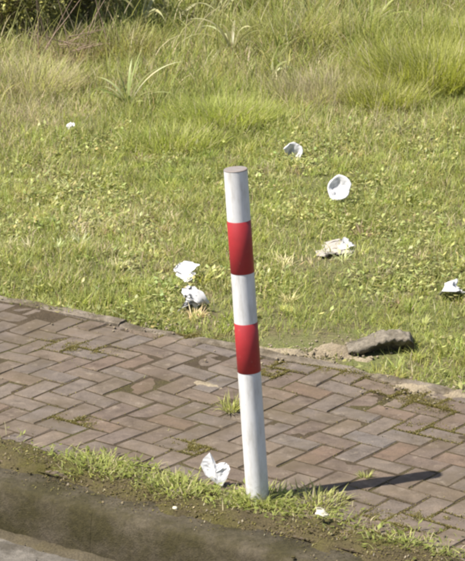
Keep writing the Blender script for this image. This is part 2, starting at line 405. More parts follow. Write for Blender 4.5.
tag(grid_st('gutter_dirt', -4, 4, T_FACE - 0.16, T_FACE + 0.02, 500, 30, gutter_z, M_GUTTER), 'dark earth gathered in the gutter at the foot of the kerb', None, None, 'stuff')

MOSS = []
for i, (px, py, a, b, h, mt, lab) in enumerate([
        (75, 348, .095, .045, .010, M_MOSS, 'olive moss cushion on the bricks near the left picture edge'),
        (289, 358, .075, .06, .014, M_MOSS, 'brown moss cushion at the grass edge just right of the bollard'),
        (405, 395, .10, .045, .010, M_MOSS, 'olive moss on the bricks below the tipped-up stone'),
        (437, 405, .05, .04, .009, M_MOSS, 'small moss cushion on the bricks near the right picture edge'),
        (385, 523, .085, .05, .010, M_MOSS, 'olive moss on the bricks in front of the bollard shadow'),
        (437, 521, .06, .04, .009, M_MOSS, 'moss patch on the bricks at the lower right'),
        (192, 338, .085, .03, .010, M_MOSS, 'dark moss streak along the edging left of the bollard'),
        (275, 372, .045, .03, .008, M_MOSS, 'thin moss in the brick joints right of the red band'),
        (75, 421, .05, .025, .007, M_MOSS, 'brown moss on a brick left of the kerb weeds'),
        (428, 430, .07, .04, .008, M_MOSS, 'thin moss in the joints above the tip of the bollard shadow'),
        (340, 532, .09, .035, .008, M_MOSS, 'thin moss between kerb weeds and bricks in front of the bollard'),
        (330, 372, .09, .035, .008, M_MOSS, 'thin moss in the joints below the earth heap'),
        (190, 447, .05, .03, .008, M_MOSS, 'brown moss on the bricks above the white paper')]):
    MOSS.append((px, py, a, b, lab))
gen = lambda x, y: np.maximum(pave_h(x, y), verge_h(x, y) - 0.002)
for i, (px, py, a, b, h, lab) in enumerate([
        (278, 350, .24, .085, .024, 'pale sandy earth spilled over the edging right of the bollard'),
        (338, 352, .15, .085, .036, 'crumbly earth heap beside the tipped-up stone'),
        (440, 392, .22, .07, .020, 'pale sandy earth along the grass edge at the right'),
        (205, 383, .08, .03, .008, 'pale sand on the bricks left of the bollard'),
        (100, 316, .12, .03, .012, 'pale sand on the edging at the left')]):
    x, y = g(px, py); mat_patch('soil_patch', x, y, a, b, KA, h, M_SAND, lab, 300 + i, gen)

# crumbs of earth and small pebbles
def pebbles(name, pts, label, mat, rmin, rmax, zf):
    bm = bmesh.new()
    for x, y in pts:
        r = random.uniform(rmin, rmax); z = float(zf(x, y))
        t = bmesh.ops.create_icosphere(bm, subdivisions=1, radius=r)
        for v in t['verts']:
            v.co = Vector((v.co.x * random.uniform(.8, 1.3) + x, v.co.y * random.uniform(.8, 1.2) + y, v.co.z * random.uniform(.5, .9) + z + r * .3))
    return tag(from_bm(name, bm, mat), label, None, None, 'stuff')
pts = []
for _ in range(320):
    px, py = random.choice([(283, 352), (335, 352), (335, 352), (440, 390), (150, 325)]); x, y = g(px, py); pts.append((x + random.gauss(0, .13), y + random.gauss(0, .07)))
pebbles('earth_crumbs', pts, 'crumbs of pale earth scattered along the grass edge', M_SAND, .002, .0065, lambda x, y: max(float(gen(x, y)), 0) + .004)
pts = []
for _ in range(160):
    s = random.uniform(-1.6, 1.6); t = random.gauss(-.17, .07); pts.append(tuple(float(v) for v in st2xy(s, t)))
pebbles('kerb_grit', pts, 'grit and earth crumbs lying along the kerb', M_DIRT, .002, .007, lambda x, y: 0.004)
pts = []
for _ in range(500):
    s = random.uniform(-1.8, 1.8); t = random.uniform(-.95, -.42); pts.append(tuple(float(v) for v in st2xy(s, t)))
pebbles('road_grit', pts, 'loose grit on the road beside the kerb', M_ROAD, .0015, .0035, lambda x, y: ROAD_Z)

# ------------------------------------------------------------------ tipped-up stone in the grass
def lump(name, dims, seed, mat, sub=3, amp=0.22, fr=1.6, boxy=0.5):
    bm = bmesh.new(); bmesh.ops.create_cube(bm, size=2.0)
    bmesh.ops.subdivide_edges(bm, edges=bm.edges, cuts=2 ** sub - 1, use_grid_fill=True)
    from mathutils import noise as mn
    for v in bm.verts:
        c = v.co.copy(); sph = c.normalized(); p = sph.lerp(c * 0.85, boxy); o = Vector((seed * 3.1, seed * 1.7, 0))
        p += sph * (amp * mn.noise(p * fr + o) + 0.3 * amp * mn.noise(p * fr * 3 + o) + 0.12 * amp * mn.noise(p * fr * 8 + o))
        v.co = Vector((p.x * dims[0], p.y * dims[1], p.z * dims[2]))
    return from_bm(name, bm, mat, None, True)
x, y = g(381, 352)
sb = bmesh.new(); rows = []; prof = [(-.72, .80), (-.72, .92), (-.50, 1.0), (-.1, 1.03), (.35, .92), (.8, .55), (1.05, 0), (.5, -.45), (.0, -.3), (-.16, .05), (-.34, .30), (-.52, .56)]
sr = random.Random(77)
for q in range(27):
    u = -1 + 2 * q / 26; h = .082 * (0.42 + .58 * max(0, min(1, (u + 1) / 1.15)) ** .8) * (1 if u < .8 else math.sqrt(max(.3, 1 - ((u - .8) / .24) ** 2)))
    h *= 1 + .03 * math.sin(5 * u + 1)
    ye = .006 * math.sin(4 * u + .5)
    rows.append([sb.verts.new((u * .122 + sr.gauss(0, .0015), (a * .105 * (.6 + .4 * h / .09)) + ye + sr.gauss(0, .0025), b * h + sr.gauss(0, .0025))) for a, b in prof])
for A, B in zip(rows, rows[1:]):
    for k in range(len(prof)): sb.faces.new((A[k], A[(k + 1) % len(prof)], B[(k + 1) % len(prof)], B[k]))
sb.faces.new(rows[0]); sb.faces.new(rows[-1][::-1])
bmesh.ops.recalc_face_normals(sb, faces=sb.faces)
bmesh.ops.subdivide_edges(sb, edges=sb.edges, cuts=1, use_grid_fill=True); sb.normal_update()
from mathutils import noise as mnoise
for v in sb.verts:
    q = v.co * 34; v.co += v.normal * (.010 * mnoise.noise(q * .4) + .003 * mnoise.noise(q) + .002 * mnoise.noise(q * 2.7) + .0025 * mnoise.noise(q * 6.5))
st = from_bm('stone', sb, M_STONE, None, True)
st.location = (x + .0, y + .02, -.010); st.rotation_euler = (R(4), R(-3), R(2))
tag(st, 'grey-brown stone tipped up in the grass behind the pavement, dark underside', 'stone')

# ------------------------------------------------------------------ bollard
lean_top = np.array((-0.0685, 0.0)); HB = 1.029; PB = g(258, 500)
boll = empty('bollard', (*PB, 0.0)); boll.rotation_euler = (0, math.atan2(lean_top[0], HB), 0)
tag(boll, 'white leaning bollard post with two red reflective bands beside the kerb', 'bollard')
def tube(name, r, z0, z1, mat, seg=64, uvs=None, closed=False, parent=None, bev=0.0):
    bm = bmesh.new(); prof = [(r - bev, z0), (r, z0 + bev), (r, z1 - bev), (r - bev, z1)] if bev else [(r, z0), (r, z1)]
    rows = [[bm.verts.new((rr * math.cos(2 * math.pi * i / seg), rr * math.sin(2 * math.pi * i / seg), z)) for i in range(seg)] for rr, z in prof]
    uvl = bm.loops.layers.uv.new('UVMap')
    for a, b in zip(range(len(rows) - 1), range(1, len(rows))):
        for i in range(seg):
            j = (i + 1) % seg; f = bm.faces.new((rows[a][i], rows[a][j], rows[b][j], rows[b][i])); f.smooth = True
            for lp, (ui, zz) in zip(f.loops, ((i, prof[a][1]), (i + 1, prof[a][1]), (i + 1, prof[b][1]), (i, prof[b][1]))):
                lp[uvl].uv = (ui / seg * 2 * math.pi * r / 0.0042, zz / 0.0042)
    if closed:
        bm.faces.new(rows[-1]); bm.faces.new(rows[0][::-1])
    return from_bm(name, bm, mat, parent)
ZB = [0.718, 0.876, 0.412, 0.565]
tube('post', .0345, -0.15, HB - 0.004, M_POST, parent=boll)
tube('reflective_band', .0352, ZB[0], ZB[1], M_BAND, parent=boll, bev=.0006)
tube('reflective_band', .0352, ZB[2], ZB[3], M_BAND, parent=boll, bev=.0006)
cap = tube('cap', .0350, HB - 0.005, HB, M_CAP, closed=True, parent=boll, bev=.002)
cap['label'] = 'grey weathered metal cap on the post'

# ------------------------------------------------------------------ litter
def crumpled(name, w_, h_, folds, seed, mat, n=16, ang=(.5, 1.6), thick=.0007, flat_=1.0):
    r = random.Random(seed); V = []
    for j in range(n + 1):
        for i in range(n + 1):
            u = i / n * 2 - 1; v = j / n * 2 - 1
            k = 1 + 0.12 * math.sin(3 * math.atan2(v, u) + seed) + 0.08 * math.sin(7 * math.atan2(v, u) + 2 * seed)
            # square to disc, so that the scrap has a torn round outline
            x_ = u * math.sqrt(1 - v * v / 2) * k; y_ = v * math.sqrt(1 - u * u / 2) * k
            V.append(Vector((x_ * w_ / 2, y_ * h_ / 2, 0)))
    for _ in range(folds):
        a = r.uniform(0, 2 * math.pi); d = Vector((math.cos(a), math.sin(a), 0)); ax = Vector((-d.y, d.x, 0)); o = d * r.uniform(-.1, .32) * min(w_, h_)
        q = Matrix.Rotation(r.choice((-1, 1)) * r.uniform(*ang), 3, ax)
        for i, v in enumerate(V):
            e = (v - o).dot(d)
            if e > 0: V[i] = o + q @ (v - o)
    for _ in range(16):         # small creases
        a = r.uniform(0, 2 * math.pi); d = Vector((math.cos(a), math.sin(a), r.uniform(-.5, .5))).normalized(); ax = d.orthogonal().normalized(); o = sum(V, Vector()) / len(V) + d * r.uniform(-.1, .35) * min(w_, h_)
        q = Matrix.Rotation(r.choice((-1, 1)) * r.uniform(.2, .55), 3, ax)
        for i, v in enumerate(V):
            if (v - o).dot(d) > 0: V[i] = o + q @ (v - o)
    sx = max(w_, h_) * .012
    V = [v + Vector((r.uniform(-1, 1), r.uniform(-1, 1), r.uniform(-1, 1))) * sx for v in V]
    zc = min(v.z for v in V); c = sum(V, Vector()) / len(V); V = [Vector((v.x - c.x, v.y - c.y, v.z - zc)) for v in V]
    F = [(j * (n + 1) + i, j * (n + 1) + i + 1, (j + 1) * (n + 1) + i + 1, (j + 1) * (n + 1) + i) for j in range(n) for i in range(n)]
    me = bpy.data.meshes.new(name); me.from_pydata(V, [], F); me.polygons.foreach_set('use_smooth', np.ones(len(me.polygons), bool))
    o = link(name, me, mat); so = o.modifiers.new('thickness', 'SOLIDIFY'); so.thickness = thick; so.offset = 0
    o.scale = (1, 1, flat_)
    return o
def place(o, px, py, dz=0.0, rot=(0, 0, 0)):
    x, y = g(px, py, 0.02); o.location = (x, y, float(verge_h(x, y)) + dz); o.rotation_euler = rot; return o
GL = 'white paper litter on the verge'
# folded tissue standing like an arch
def arch(name, px, py, wid, hei, dep, label, seed, lean=0.3, rz=0.0, hollow=True, roll=0.0, tp=.35):
    r = random.Random(seed); bm = bmesh.new(); n = 22; m = 7; rows = []
    for j in range(m + 1):
        t = j / m; row = []
        for i in range(n + 1):
            a = math.pi * (0.02 + 0.96 * i / n) if hollow else 2 * math.pi * i / n
            rr = 1 - tp * t ** .7 + .1 * math.sin(5 * a + seed) * (.4 + t)
            row.append(bm.verts.new((math.cos(a) * wid / 2 * rr + r.uniform(-1, 1) * wid * .018, t * dep + r.uniform(-1, 1) * wid * .02, math.sin(a) * hei * rr * (1 if hollow else .5) + (0 if hollow else hei * .5) + r.uniform(-1, 1) * wid * .018)))
        rows.append(row)
    for j in range(m):
        for i in range(n): bm.faces.new((rows[j][i], rows[j][i + 1], rows[j + 1][i + 1], rows[j + 1][i]))
    bm.faces.new(rows[m])
    bmesh.ops.remove_doubles(bm, verts=bm.verts, dist=.0004)
    o = from_bm(name, bm, M_PAPER, None, True); so = o.modifiers.new('thickness', 'SOLIDIFY'); so.thickness = wid * .05; so.offset = 0
    x, y = g(px, py, 0.0); o.location = (x, y, float(verge_h(x, y)) + .03); o.rotation_euler = (lean, roll, rz)
    return tag(o, label, 'paper', GL)
arch('paper_tissue', 291, 167, .10, .075, .05, 'folded white tissue highest up in the grass right of the bollard top', 3, -.75, -.2, roll=.6, tp=.55)
arch('paper_cup', 334.5, 211, .105, .125, .022, 'round white crumpled paper cup lying in the grass with its hollow facing out', 4, -.6, -.25, hollow=False, roll=.25, tp=.5)
o = place(crumpled('plastic_film', .20, .24, 9, 24, M_PLASTIC, 20, (.2, .8), flat_=.22), 335, 252, -.004, (.10, .0, .2)); tag(o, 'flattened grey plastic film in the grass below the paper cup', 'plastic')
o = place(crumpled('paper_scrap', .085, .09, 4, 27, M_PAPER, 10, (.3, .9), flat_=.3), 347, 250, .024, (.25, .05, 0)); tag(o, 'small white scrap resting on the grey plastic film', 'paper', GL)
o = place(crumpled('paper_tissue', .13, .12, 5, 26, M_PAPER, 16, (.3, .9), flat_=.4), 185, 277, .03, (.35, .12, .2)); tag(o, 'flat white tissue in the grass left of the bollard, the farther of the two there', 'paper', GL)
o = place(crumpled('paper_tissue', .22, .21, 12, 36, M_PAPER, 20, (.5, 1.5), flat_=.5), 191, 305, .018, (.5, -.3, .9)); tag(o, 'crumpled torn white tissue with grey folds, nearest the edging left of the bollard', 'paper', GL)
o = place(crumpled('paper_tissue', .12, .10, 5, 31, M_PAPER, 14, (.4, 1.2)), 453, 293, .018, (.3, -.15, 0)); tag(o, 'small white crumpled tissue in the grass at the right picture edge', 'paper', GL)
o = place(crumpled('paper_scrap', .055, .045, 3, 33, M_PAPER, 8, (.4, 1.2)), 71, 139, .05, (.6, 0, 0)); tag(o, 'tiny white scrap in the grass at the upper left', 'paper', GL)
x, y = g(320, 527); o = crumpled('paper_scrap', .055, .03, 4, 35, M_SCRAP, 10, (.4, 1.3)); o.location = (x, y, .03); o.rotation_euler = (.3, .1, -.3); tag(o, 'small yellowed scrap in the weeds in front of the bollard', 'paper')
x, y = g(175, 511); o = lump('pebble', (.008, .007, .006), 9, M_SCRAP, 1, .2); o.location = (x, y, .008); tag(o, 'tiny pale pebble on the kerb below the weeds', 'pebble')
# folded heart-shaped paper leaning in the kerb weeds
sc_ = 6.55 / F_PX
hp = [(200, 469.5), (202.5, 463.5), (208.6, 457.5), (212.5, 463), (215.5, 468), (219.5, 466.5), (224.6, 465.8), (228.3, 468), (230.4, 472), (227.5, 480), (222.6, 488), (215, 484.5), (206, 478.5)]
bm = bmesh.new(); cx, cz = 215.5, 475.5
ring = [bm.verts.new(((p - cx) * sc_, (0.006 if p > 216 else -0.006 if p < 209 else 0.004) + random.uniform(-.003, .003), -(q - cz) * sc_ * 1.12)) for p, q in hp]
inn = [bm.verts.new(((p - cx) * sc_ * .55, (0.004 if p > 216 else -0.004) + random.uniform(-.003, .003), -(q - cz) * sc_ * 1.12 * .55)) for p, q in hp]
cv = bm.verts.new((0, -0.001, 0))
for i in range(len(hp)):
    j = (i + 1) % len(hp); bm.faces.new((ring[i], ring[j], inn[j], inn[i])); bm.faces.new((inn[i], inn[j], cv))
bmesh.ops.subdivide_edges(bm, edges=bm.edges, cuts=2, use_grid_fill=True)
for v in bm.verts: v.co += Vector((random.gauss(0, .0004), random.gauss(0, .0006), random.gauss(0, .0004)))
o = from_bm('paper_scrap', bm, M_PAPER); so = o.modifiers.new('thickness', 'SOLIDIFY'); so.thickness = .0015; so.offset = 0
x, y = g(215.5, 488); o.location = (x, y + .012, .046); o.rotation_euler = (R(-22), 0, R(-8)); tag(o, 'folded heart-shaped white paper in the kerb weeds left of the bollard', 'paper')

# ------------------------------------------------------------------ blades of grass
def blades(base, az, ln, wd, lean, curl, colr, m=2, taper=1.3, twist=None):
    n = len(az); d = np.stack([np.cos(az), np.sin(az)], 1)
    tw = az + math.pi / 2 + (rng.normal(0, .5, n) if twist is None else twist); sd_ = np.stack([np.cos(tw), np.sin(tw), np.zeros(n)], 1)
    V = np.zeros((n, 2 * m + 1, 3)); p = base.astype(float).copy()
    for j in range(m + 1):
        if j > 0:
            th = lean + curl * ((j - 0.5) / m); step = ln / m
            p = p + np.stack([d[:, 0] * np.sin(th) * step, d[:, 1] * np.sin(th) * step, np.cos(th) * step], 1)
        if j < m:
            wj = wd * (0.75 + 0.25 * min(1, j * 2)) * (1 - (j / m) ** taper) * 0.5
            V[:, 2 * j] = p - sd_ * wj[:, None]; V[:, 2 * j + 1] = p + sd_ * wj[:, None]
        else: V[:, 2 * m] = p
    tri = []
    for j in range(m - 1):
        a = 2 * j; tri += [(a, a + 1, a + 3), (a, a + 3, a + 2)]
    tri.append((2 * m - 2, 2 * m - 1, 2 * m)); tri = np.array(tri)
    T = (tri[None] + (np.arange(n) * (2 * m + 1))[:, None, None]).reshape(-1, 3)
    C = np.repeat(colr, 2 * m + 1, axis=0)
    return V.reshape(-1, 3), T, C
def leaves(base, az, ln, wd, tilt, colr):
    """small folded leaf: rhombus of two triangles"""
    n = len(az); d = np.stack([np.cos(az) * np.cos(tilt), np.sin(az) * np.cos(tilt), np.sin(tilt)], 1); s = np.stack([-np.sin(az), np.cos(az), 0 * az], 1)
    up = np.cross(d, s) * -1
    V = np.stack([base, base + d * (ln * .5)[:, None] + s * (wd * .5)[:, None] + up * (wd * .12)[:, None], base + d * ln[:, None], base + d * (ln * .5)[:, None] - s * (wd * .5)[:, None] + up * (wd * .12)[:, None]], 1)
    T = (np.array([(0, 1, 2), (0, 2, 3)])[None] + (np.arange(n) * 4)[:, None, None]).reshape(-1, 3)
    return V.reshape(-1, 3), T, np.repeat(colr, 4, axis=0)
def tri_mesh(name, parts, mat, parent=None):
    off = 0; Vs, Ts, Cs = [], [], []
    for V, T, C in parts: Vs.append(V); Ts.append(T + off); Cs.append(C); off += len(V)
    V = np.concatenate(Vs); T = np.concatenate(Ts); C = np.concatenate(Cs)
    me = bpy.data.meshes.new(name); me.vertices.add(len(V)); me.vertices.foreach_set('co', V.astype(np.float32).ravel())
    me.loops.add(T.size); me.loops.foreach_set('vertex_index', T.astype(np.int32).ravel())
    me.polygons.add(len(T)); me.polygons.foreach_set('loop_start', np.arange(0, T.size, 3, dtype=np.int32)); me.polygons.foreach_set('loop_total', np.full(len(T), 3, np.int32))
    ca = me.color_attributes.new('Col', 'FLOAT_COLOR', 'POINT'); ca.data.foreach_set('color', np.concatenate([np.clip(C, 0, 1), np.ones((len(C), 1))], 1).astype(np.float32).ravel())
    me.update(); me.validate()
    return link(name, me, mat, parent)

GREEN = np.array((0.295, 0.322, 0.102)); LUSH = np.array((0.265, 0.298, 0.070)); YELL = np.array((0.40, 0.405, 0.145)); STRAW = np.array((0.54, 0.475, 0.30)); BROWN = np.array((0.28, 0.22, 0.13)); OLIVE = np.array((0.265, 0.280, 0.060))
def blob(x, y, px, py, rx, ry):
    """soft spot of the meadow, centred where a pixel meets the ground, radii in metres"""
    c = g(px, py); return np.exp(-(((x - c[0]) / rx) ** 2 + ((y - c[1]) / ry) ** 2))
def dryness(x, y):
    d = 0.50 * N1.f(x * 2.6 + 80, y * 1.5 + 80, 3) + 0.22 * N2.f(x * 9 + 80, y * 6 + 80, 2) + .0
    d = d + .28 * blob(x, y, 325, 92, .33, 1.2) + .26 * blob(x, y, 20, 100, .30, 1.3) + .20 * blob(x, y, 110, 215, .25, .5) + .20 * blob(x, y, 205, 285, .22, .4) + .22 * blob(x, y, 335, 258, .22, .35) + .12 * blob(x, y, 280, 210, .2, .5)
    d = d - .30 * blob(x, y, 215, 140, .35, 1.1) - .22 * blob(x, y, 70, 310, .5, .35) - .25 * blob(x, y, 425, 75, .40, 1.3) - .15 * blob(x, y, 290, 318, .3, .3) - .15 * blob(x, y, 425, 365, .2, .25) - .12 * blob(x, y, 110, 180, .3, .5)
    return d
def grass_colour(x, y, k=0.0):
    n = len(x); d = dryness(x, y) + k + rng.normal(0, .10, n)
    pick = rng.random(n); c = np.empty((n, 3))
    p_straw = np.clip((d - 0.31) * 1.25, .04, .62); p_yel = np.clip(.30 + (d - .3) * .5, .15, .5)
    g1 = rng.random(n)[:, None]; green = GREEN * g1 + LUSH * (1 - g1)
    c[:] = np.where((pick < p_straw)[:, None], STRAW, np.where((pick < p_straw + (1 - p_straw) * p_yel)[:, None], YELL, green))
    c *= (.76 + .48 * N3.f(x * 11 + 3, y * 7 + 3, 2))[:, None]
    br = (rng.random(n) < .12 * p_straw / .4); c[br] = BROWN
    return c * np.exp(rng.normal(0, .17, n))[:, None] * (1 + rng.normal(0, .05, (n, 3)))

def scatter(dens, y0, y1, margin, tmin=T_EDGE1 - .05, dens_f=None):
    """points of the verge inside the view plus a margin to both sides"""
    W0, W1 = y0 * .112 + margin, y1 * .112 + margin; n = int(dens * (W0 + W1) * (y1 - y0))
    y = rng.uniform(y0, y1, n); x = rng.uniform(-1, 1, n) * W1
    s, t = xy2st(x, y); ok = (np.abs(x) < y * .112 + margin) & (t > tmin)
    if dens_f is not None: ok &= rng.random(n) < dens_f(x, y)
    return x[ok], y[ok]
def edge_fade(x, y):        # ragged border with the paving, thin where the soil is bare
    s, t = xy2st(x, y); e = t - T_EDGE1 + .045 - 0.12 * (N3.f(s * 7 + 20, 20 + 0 * s, 4) - .45)
    f = np.clip(e / .05, 0, 1)
    f = f * (1 - .9 * np.clip(1.6 * blob(x, y, 335, 350, .17, .16), 0, 1)) * (1 - .8 * np.clip(1.5 * blob(x, y, 290, 346, .14, .12), 0, 1)) * (1 - .7 * np.clip(blob(x, y, 450, 392, .2, .12), 0, 1))
    f = f * np.clip((N2.f(x * 2.4 + 21, y * 1.5 + 21, 4) - .30) * 5, .62, 1)       # worn, thinner spots
    f = f * (1 - .85 * np.clip(1.4 * blob(x, y, 376, 361, .15, .11), 0, 1))
    return f * (1 - .55 * np.clip(blob(x, y, 338, 255, .18, .3), 0, 1))
P = []
x, y = scatter(13500, 7.0, 10.2, .25, dens_f=edge_fade)
n = len(x); hm = (.55 + .9 * N4.f(x * 3.2 + 10, y * 2.2 + 10, 2)) * (.35 + 1.3 * N1.f(x * 15 + 10, y * 11 + 10, 2))
P.append(blades(np.stack([x, y, verge_h(x, y)], 1), rng.uniform(0, 6.283, n), rng.uniform(.022, .060, n) * hm, rng.uniform(.0025, .0055, n), np.abs(rng.normal(.45, .35, n)), rng.uniform(.1, 1.3, n), grass_colour(x, y)))
x, y = scatter(7600, 10.2, 15.6, .3)
n = len(x); hm = (.55 + .9 * N4.f(x * 3.2 + 10, y * 2.2 + 10, 2)) * (.35 + 1.3 * N1.f(x * 15 + 10, y * 11 + 10, 2))
grow = 1 + .9 * np.clip((y - 10.6) / 2.0, 0, 1)
P.append(blades(np.stack([x, y, verge_h(x, y)], 1), rng.uniform(0, 6.283, n), rng.uniform(.03, .075, n) * hm * grow, rng.uniform(.003, .006, n), np.abs(rng.normal(.4, .3, n)), rng.uniform(.1, 1.2, n), grass_colour(x, y)))
for sgn in (-1, 1):         # the verge goes on to both sides of the view
    n = 26000; y = rng.uniform(5.2, 14, n); x = sgn * (y * .112 + .2 + rng.uniform(0, 2.2, n)); s, t = xy2st(x, y); ok = t > T_EDGE1 + .02; x, y = x[ok], y[ok]; n = len(x)
    P.append(blades(np.stack([x, y, verge_h(x, y)], 1), rng.uniform(0, 6.283, n), rng.uniform(.04, .09, n), rng.uniform(.004, .008, n), np.abs(rng.normal(.5, .3, n)), rng.uniform(.1, 1.2, n), grass_colour(x, y)))
cx, cy = scatter(95, 7.0, 13.0, .2, dens_f=edge_fade)          # coarser clumps standing out of the sward
nc = len(cx); per = 34; n = nc * per; a = rng.uniform(0, 6.283, n); rr = np.repeat(rng.uniform(.015, .05, nc), per) * np.sqrt(rng.random(n))
x = np.repeat(cx, per) + np.cos(a) * rr; y = np.repeat(cy, per) + np.sin(a) * rr
cc = np.repeat(grass_colour(cx, cy, -.08), per, axis=0) * np.exp(rng.normal(0, .12, n))[:, None] * 1.05
P.append(blades(np.stack([x, y, verge_h(x, y)], 1), a + rng.normal(0, .6, n), np.repeat(rng.uniform(.035, .085, nc), per) * rng.uniform(.6, 1.1, n), rng.uniform(.003, .0065, n), np.abs(rng.normal(.55, .25, n)), rng.uniform(.3, 1.5, n), cc, m=3))
tag(tri_mesh('lawn_grass', P, M_GRASS), 'short patchy green and straw grass of the verge', 'grass', None, 'stuff')
# low broad-leaved herbs between the blades
x, y = scatter(3400, 7.0, 11.5, .2, dens_f=lambda x, y: edge_fade(x, y) * np.clip((N4.f(x * 3 + 5, y * 2 + 5, 3) - .45) * 7, .04, 1)); n = len(x)
cc = (np.array((.33, .335, .13)) * np.exp(rng.normal(0, .22, n))[:, None]) * (1 + rng.normal(0, .07, (n, 3)))
tag(tri_mesh('low_herbs', [leaves(np.stack([x, y, verge_h(x, y) + rng.uniform(.004, .035, n)], 1), rng.uniform(0, 6.283, n), rng.uniform(.014, .034, n), rng.uniform(.009, .018, n), rng.uniform(-.3, .8, n), cc)], M_LEAF), 'small clover-like leaves mixed into the short grass', 'herbs', None, 'stuff')

# taller, rougher grass behind
def tall_d(x, y):
    k = np.clip((y - 11.4 + 1.2 * (N1.f(x * 1.3 + 9, y * .8 + 9, 2) - .5)) / 1.6, 0, 1)
    cl = np.clip((N3.f(x * 3.4 + 33, y * 2.0 + 33, 3) - .36) * 4.5, .06, 1)
    return k * cl * (1 - .93 * np.clip(1.7 * blob(x, y, 22, 52, .50, .75), 0, 1)) * (1 - .85 * np.clip(1.6 * blob(x, y, 80, 62, .28, .6), 0, 1)) * (1 - .8 * np.clip(1.4 * blob(x, y, 225, 62, .12, .5), 0, 1))
x, y = scatter(5200, 11.0, 17.5, .45, dens_f=tall_d); n = len(x)
hm = .45 + 1.1 * N2.f(x * 2.2 + 70, y * 1.4 + 70, 3)
dens = np.clip((y - 11.0) / 2.6, .3, 1)
tc = grass_colour(x, y, .02)
tag(tri_mesh('tall_grass', [blades(np.stack([x, y, verge_h(x, y)], 1), rng.uniform(0, 6.283, n), rng.uniform(.12, .36, n) * hm * dens, rng.uniform(.005, .012, n), np.abs(rng.normal(.22, .2, n)), rng.uniform(.2, 1.7, n), tc * .92, m=4)], M_GRASS), 'tall unmown grass at the back of the verge', 'grass', None, 'stuff')
x, y = scatter(150, 13.0, 15.0, .4); n = len(x)
tag(tri_mesh('seeding_grass', [blades(np.stack([x, y, verge_h(x, y)], 1), rng.uniform(0, 6.283, n), rng.uniform(.2, .5, n), rng.uniform(.005, .012, n), np.abs(rng.normal(.25, .2, n)), rng.uniform(.3, 2.2, n), np.where((rng.random(n) < .8)[:, None], YELL * .75, STRAW * .75) * np.exp(rng.normal(0, .25, n))[:, None], m=6)], M_GRASS), 'loose tall yellowish grass standing in front of the bushes', 'grass', None, 'stuff')
n = 90000; y = 13.0 + 15 * rng.random(n) ** 1.3; x = rng.uniform(-1, 1, n) * 9     # the meadow goes on behind and to both sides
ok = (np.abs(x) > y * .112 + .35) | (y > 16.5); x, y = x[ok], y[ok]; n = len(x)
tag(tri_mesh('meadow_grass', [blades(np.stack([x, y, verge_h(x, y)], 1), rng.uniform(0, 6.283, n), rng.uniform(.14, .42, n), rng.uniform(.008, .018, n), np.abs(rng.normal(.3, .25, n)), rng.uniform(.2, 1.7, n), grass_colour(x, y), m=3)], M_GRASS), 'long meadow grass beyond the verge', 'grass', None, 'stuff')
# dead thatch: fine dry stalks lying criss-cross
x, y = scatter(600, 10.5, 15.0, .3, dens_f=lambda x, y: np.clip((dryness(x, y) - .28) * 3, .03, 1)); n = len(x)
cc = np.array((.36, .31, .19)) * np.exp(rng.normal(0, .22, n))[:, None]
tag(tri_mesh('dry_stalks', [blades(np.stack([x, y, verge_h(x, y)], 1), rng.uniform(0, 6.283, n), rng.uniform(.10, .26, n), rng.uniform(.002, .0045, n), np.abs(rng.normal(.5, .35, n)), rng.uniform(0, .6, n), cc, m=3)], M_GRASS), 'dry brown grass stalks among the tall grass', 'dry grass', None, 'stuff')

# ------------------------------------------------------------------ single plants
def leaf_obj(parent, az, ln, wd, lean, curl, c, base=(0, 0, 0), name='leaf', m=9, roll=None):
    bm = bmesh.new(); d = Vector((math.cos(az), math.sin(az), 0)); s0 = Vector((-d.y, d.x, 0)); roll = random.uniform(-.9, .9) if roll is None else roll; p = Vector(base); rows = []; cl = bm.verts.layers.float_color.new('Col')
    for j in range(m + 1):
        u = j / m
        th = lean + curl * u ** 1.5
        t = d * math.sin(th) + Vector((0, 0, math.cos(th)))
        s = Matrix.Rotation(roll, 3, t) @ s0; nrm = s.cross(t) * -1
        if j: p = p + t * (ln / m)
        wj = wd * .62 * (0.45 + 1.2 * u if u < .45 else max(.03, 1 - ((u - .45) / .55) ** 2))
        row = [bm.verts.new(p - s * wj + nrm * wj * .2), bm.verts.new(p), bm.verts.new(p + s * wj + nrm * wj * .2)]
        for v in row: v[cl] = (*[max(0, q * random.uniform(.93, 1.07)) for q in c], 1)
        rows.append(row)
    for a, b in zip(rows, rows[1:]):
        bm.faces.new((a[0], a[1], b[1], b[0])); bm.faces.new((a[1], a[2], b[2], b[1]))
    return from_bm(name, bm, M_LEAF, parent, True)
def vz(p): return (p[0], p[1], float(verge_h(*p)))
PALE = (.40, .40, .19)
pl = empty('broad_leaved_grass', vz(g(128, 113))); tag(pl, 'broad-leaved grass plant with long pale arching leaves at the upper left', 'plant')
for az, ln, wd, ln0, cu, c in [(.15, .42, .028, .42, .75, (.52, .52, .29)), (.9, .36, .022, .12, .35, (.30, .34, .13)), (2.9, .20, .024, .45, .7, (.36, .38, .18)), (-.25, .30, .022, .75, .8, (.33, .36, .15)), (-2.6, .22, .024, .5, .9, (.28, .33, .11)), (-1.4, .20, .026, .5, 1.0, (.25, .32, .10)), (2.0, .26, .02, .3, .6, (.22, .28, .08)), (-.8, .17, .022, .8, .6, (.30, .34, .13)), (3.5, .15, .022, .35, .4, (.34, .37, .16)), (.5, .24, .02, .5, .9, (.24, .30, .09)), (2.7, .27, .022, .35, .9, (.36, .38, .18)), (3.3, .24, .022, .6, .7, (.30, .34, .13)), (.05, .34, .022, .25, .8, (.36, .38, .18)), (-.3, .27, .02, .55, 1.1, (.40, .41, .2)), (1.4, .3, .02, .1, .5, (.28, .33, .12))]:
    leaf_obj(pl, az, ln * 1.0, wd * .68, ln0, cu + .25, tuple(min(.5, q) for q in c))
PALE = (.40, .39, .20)
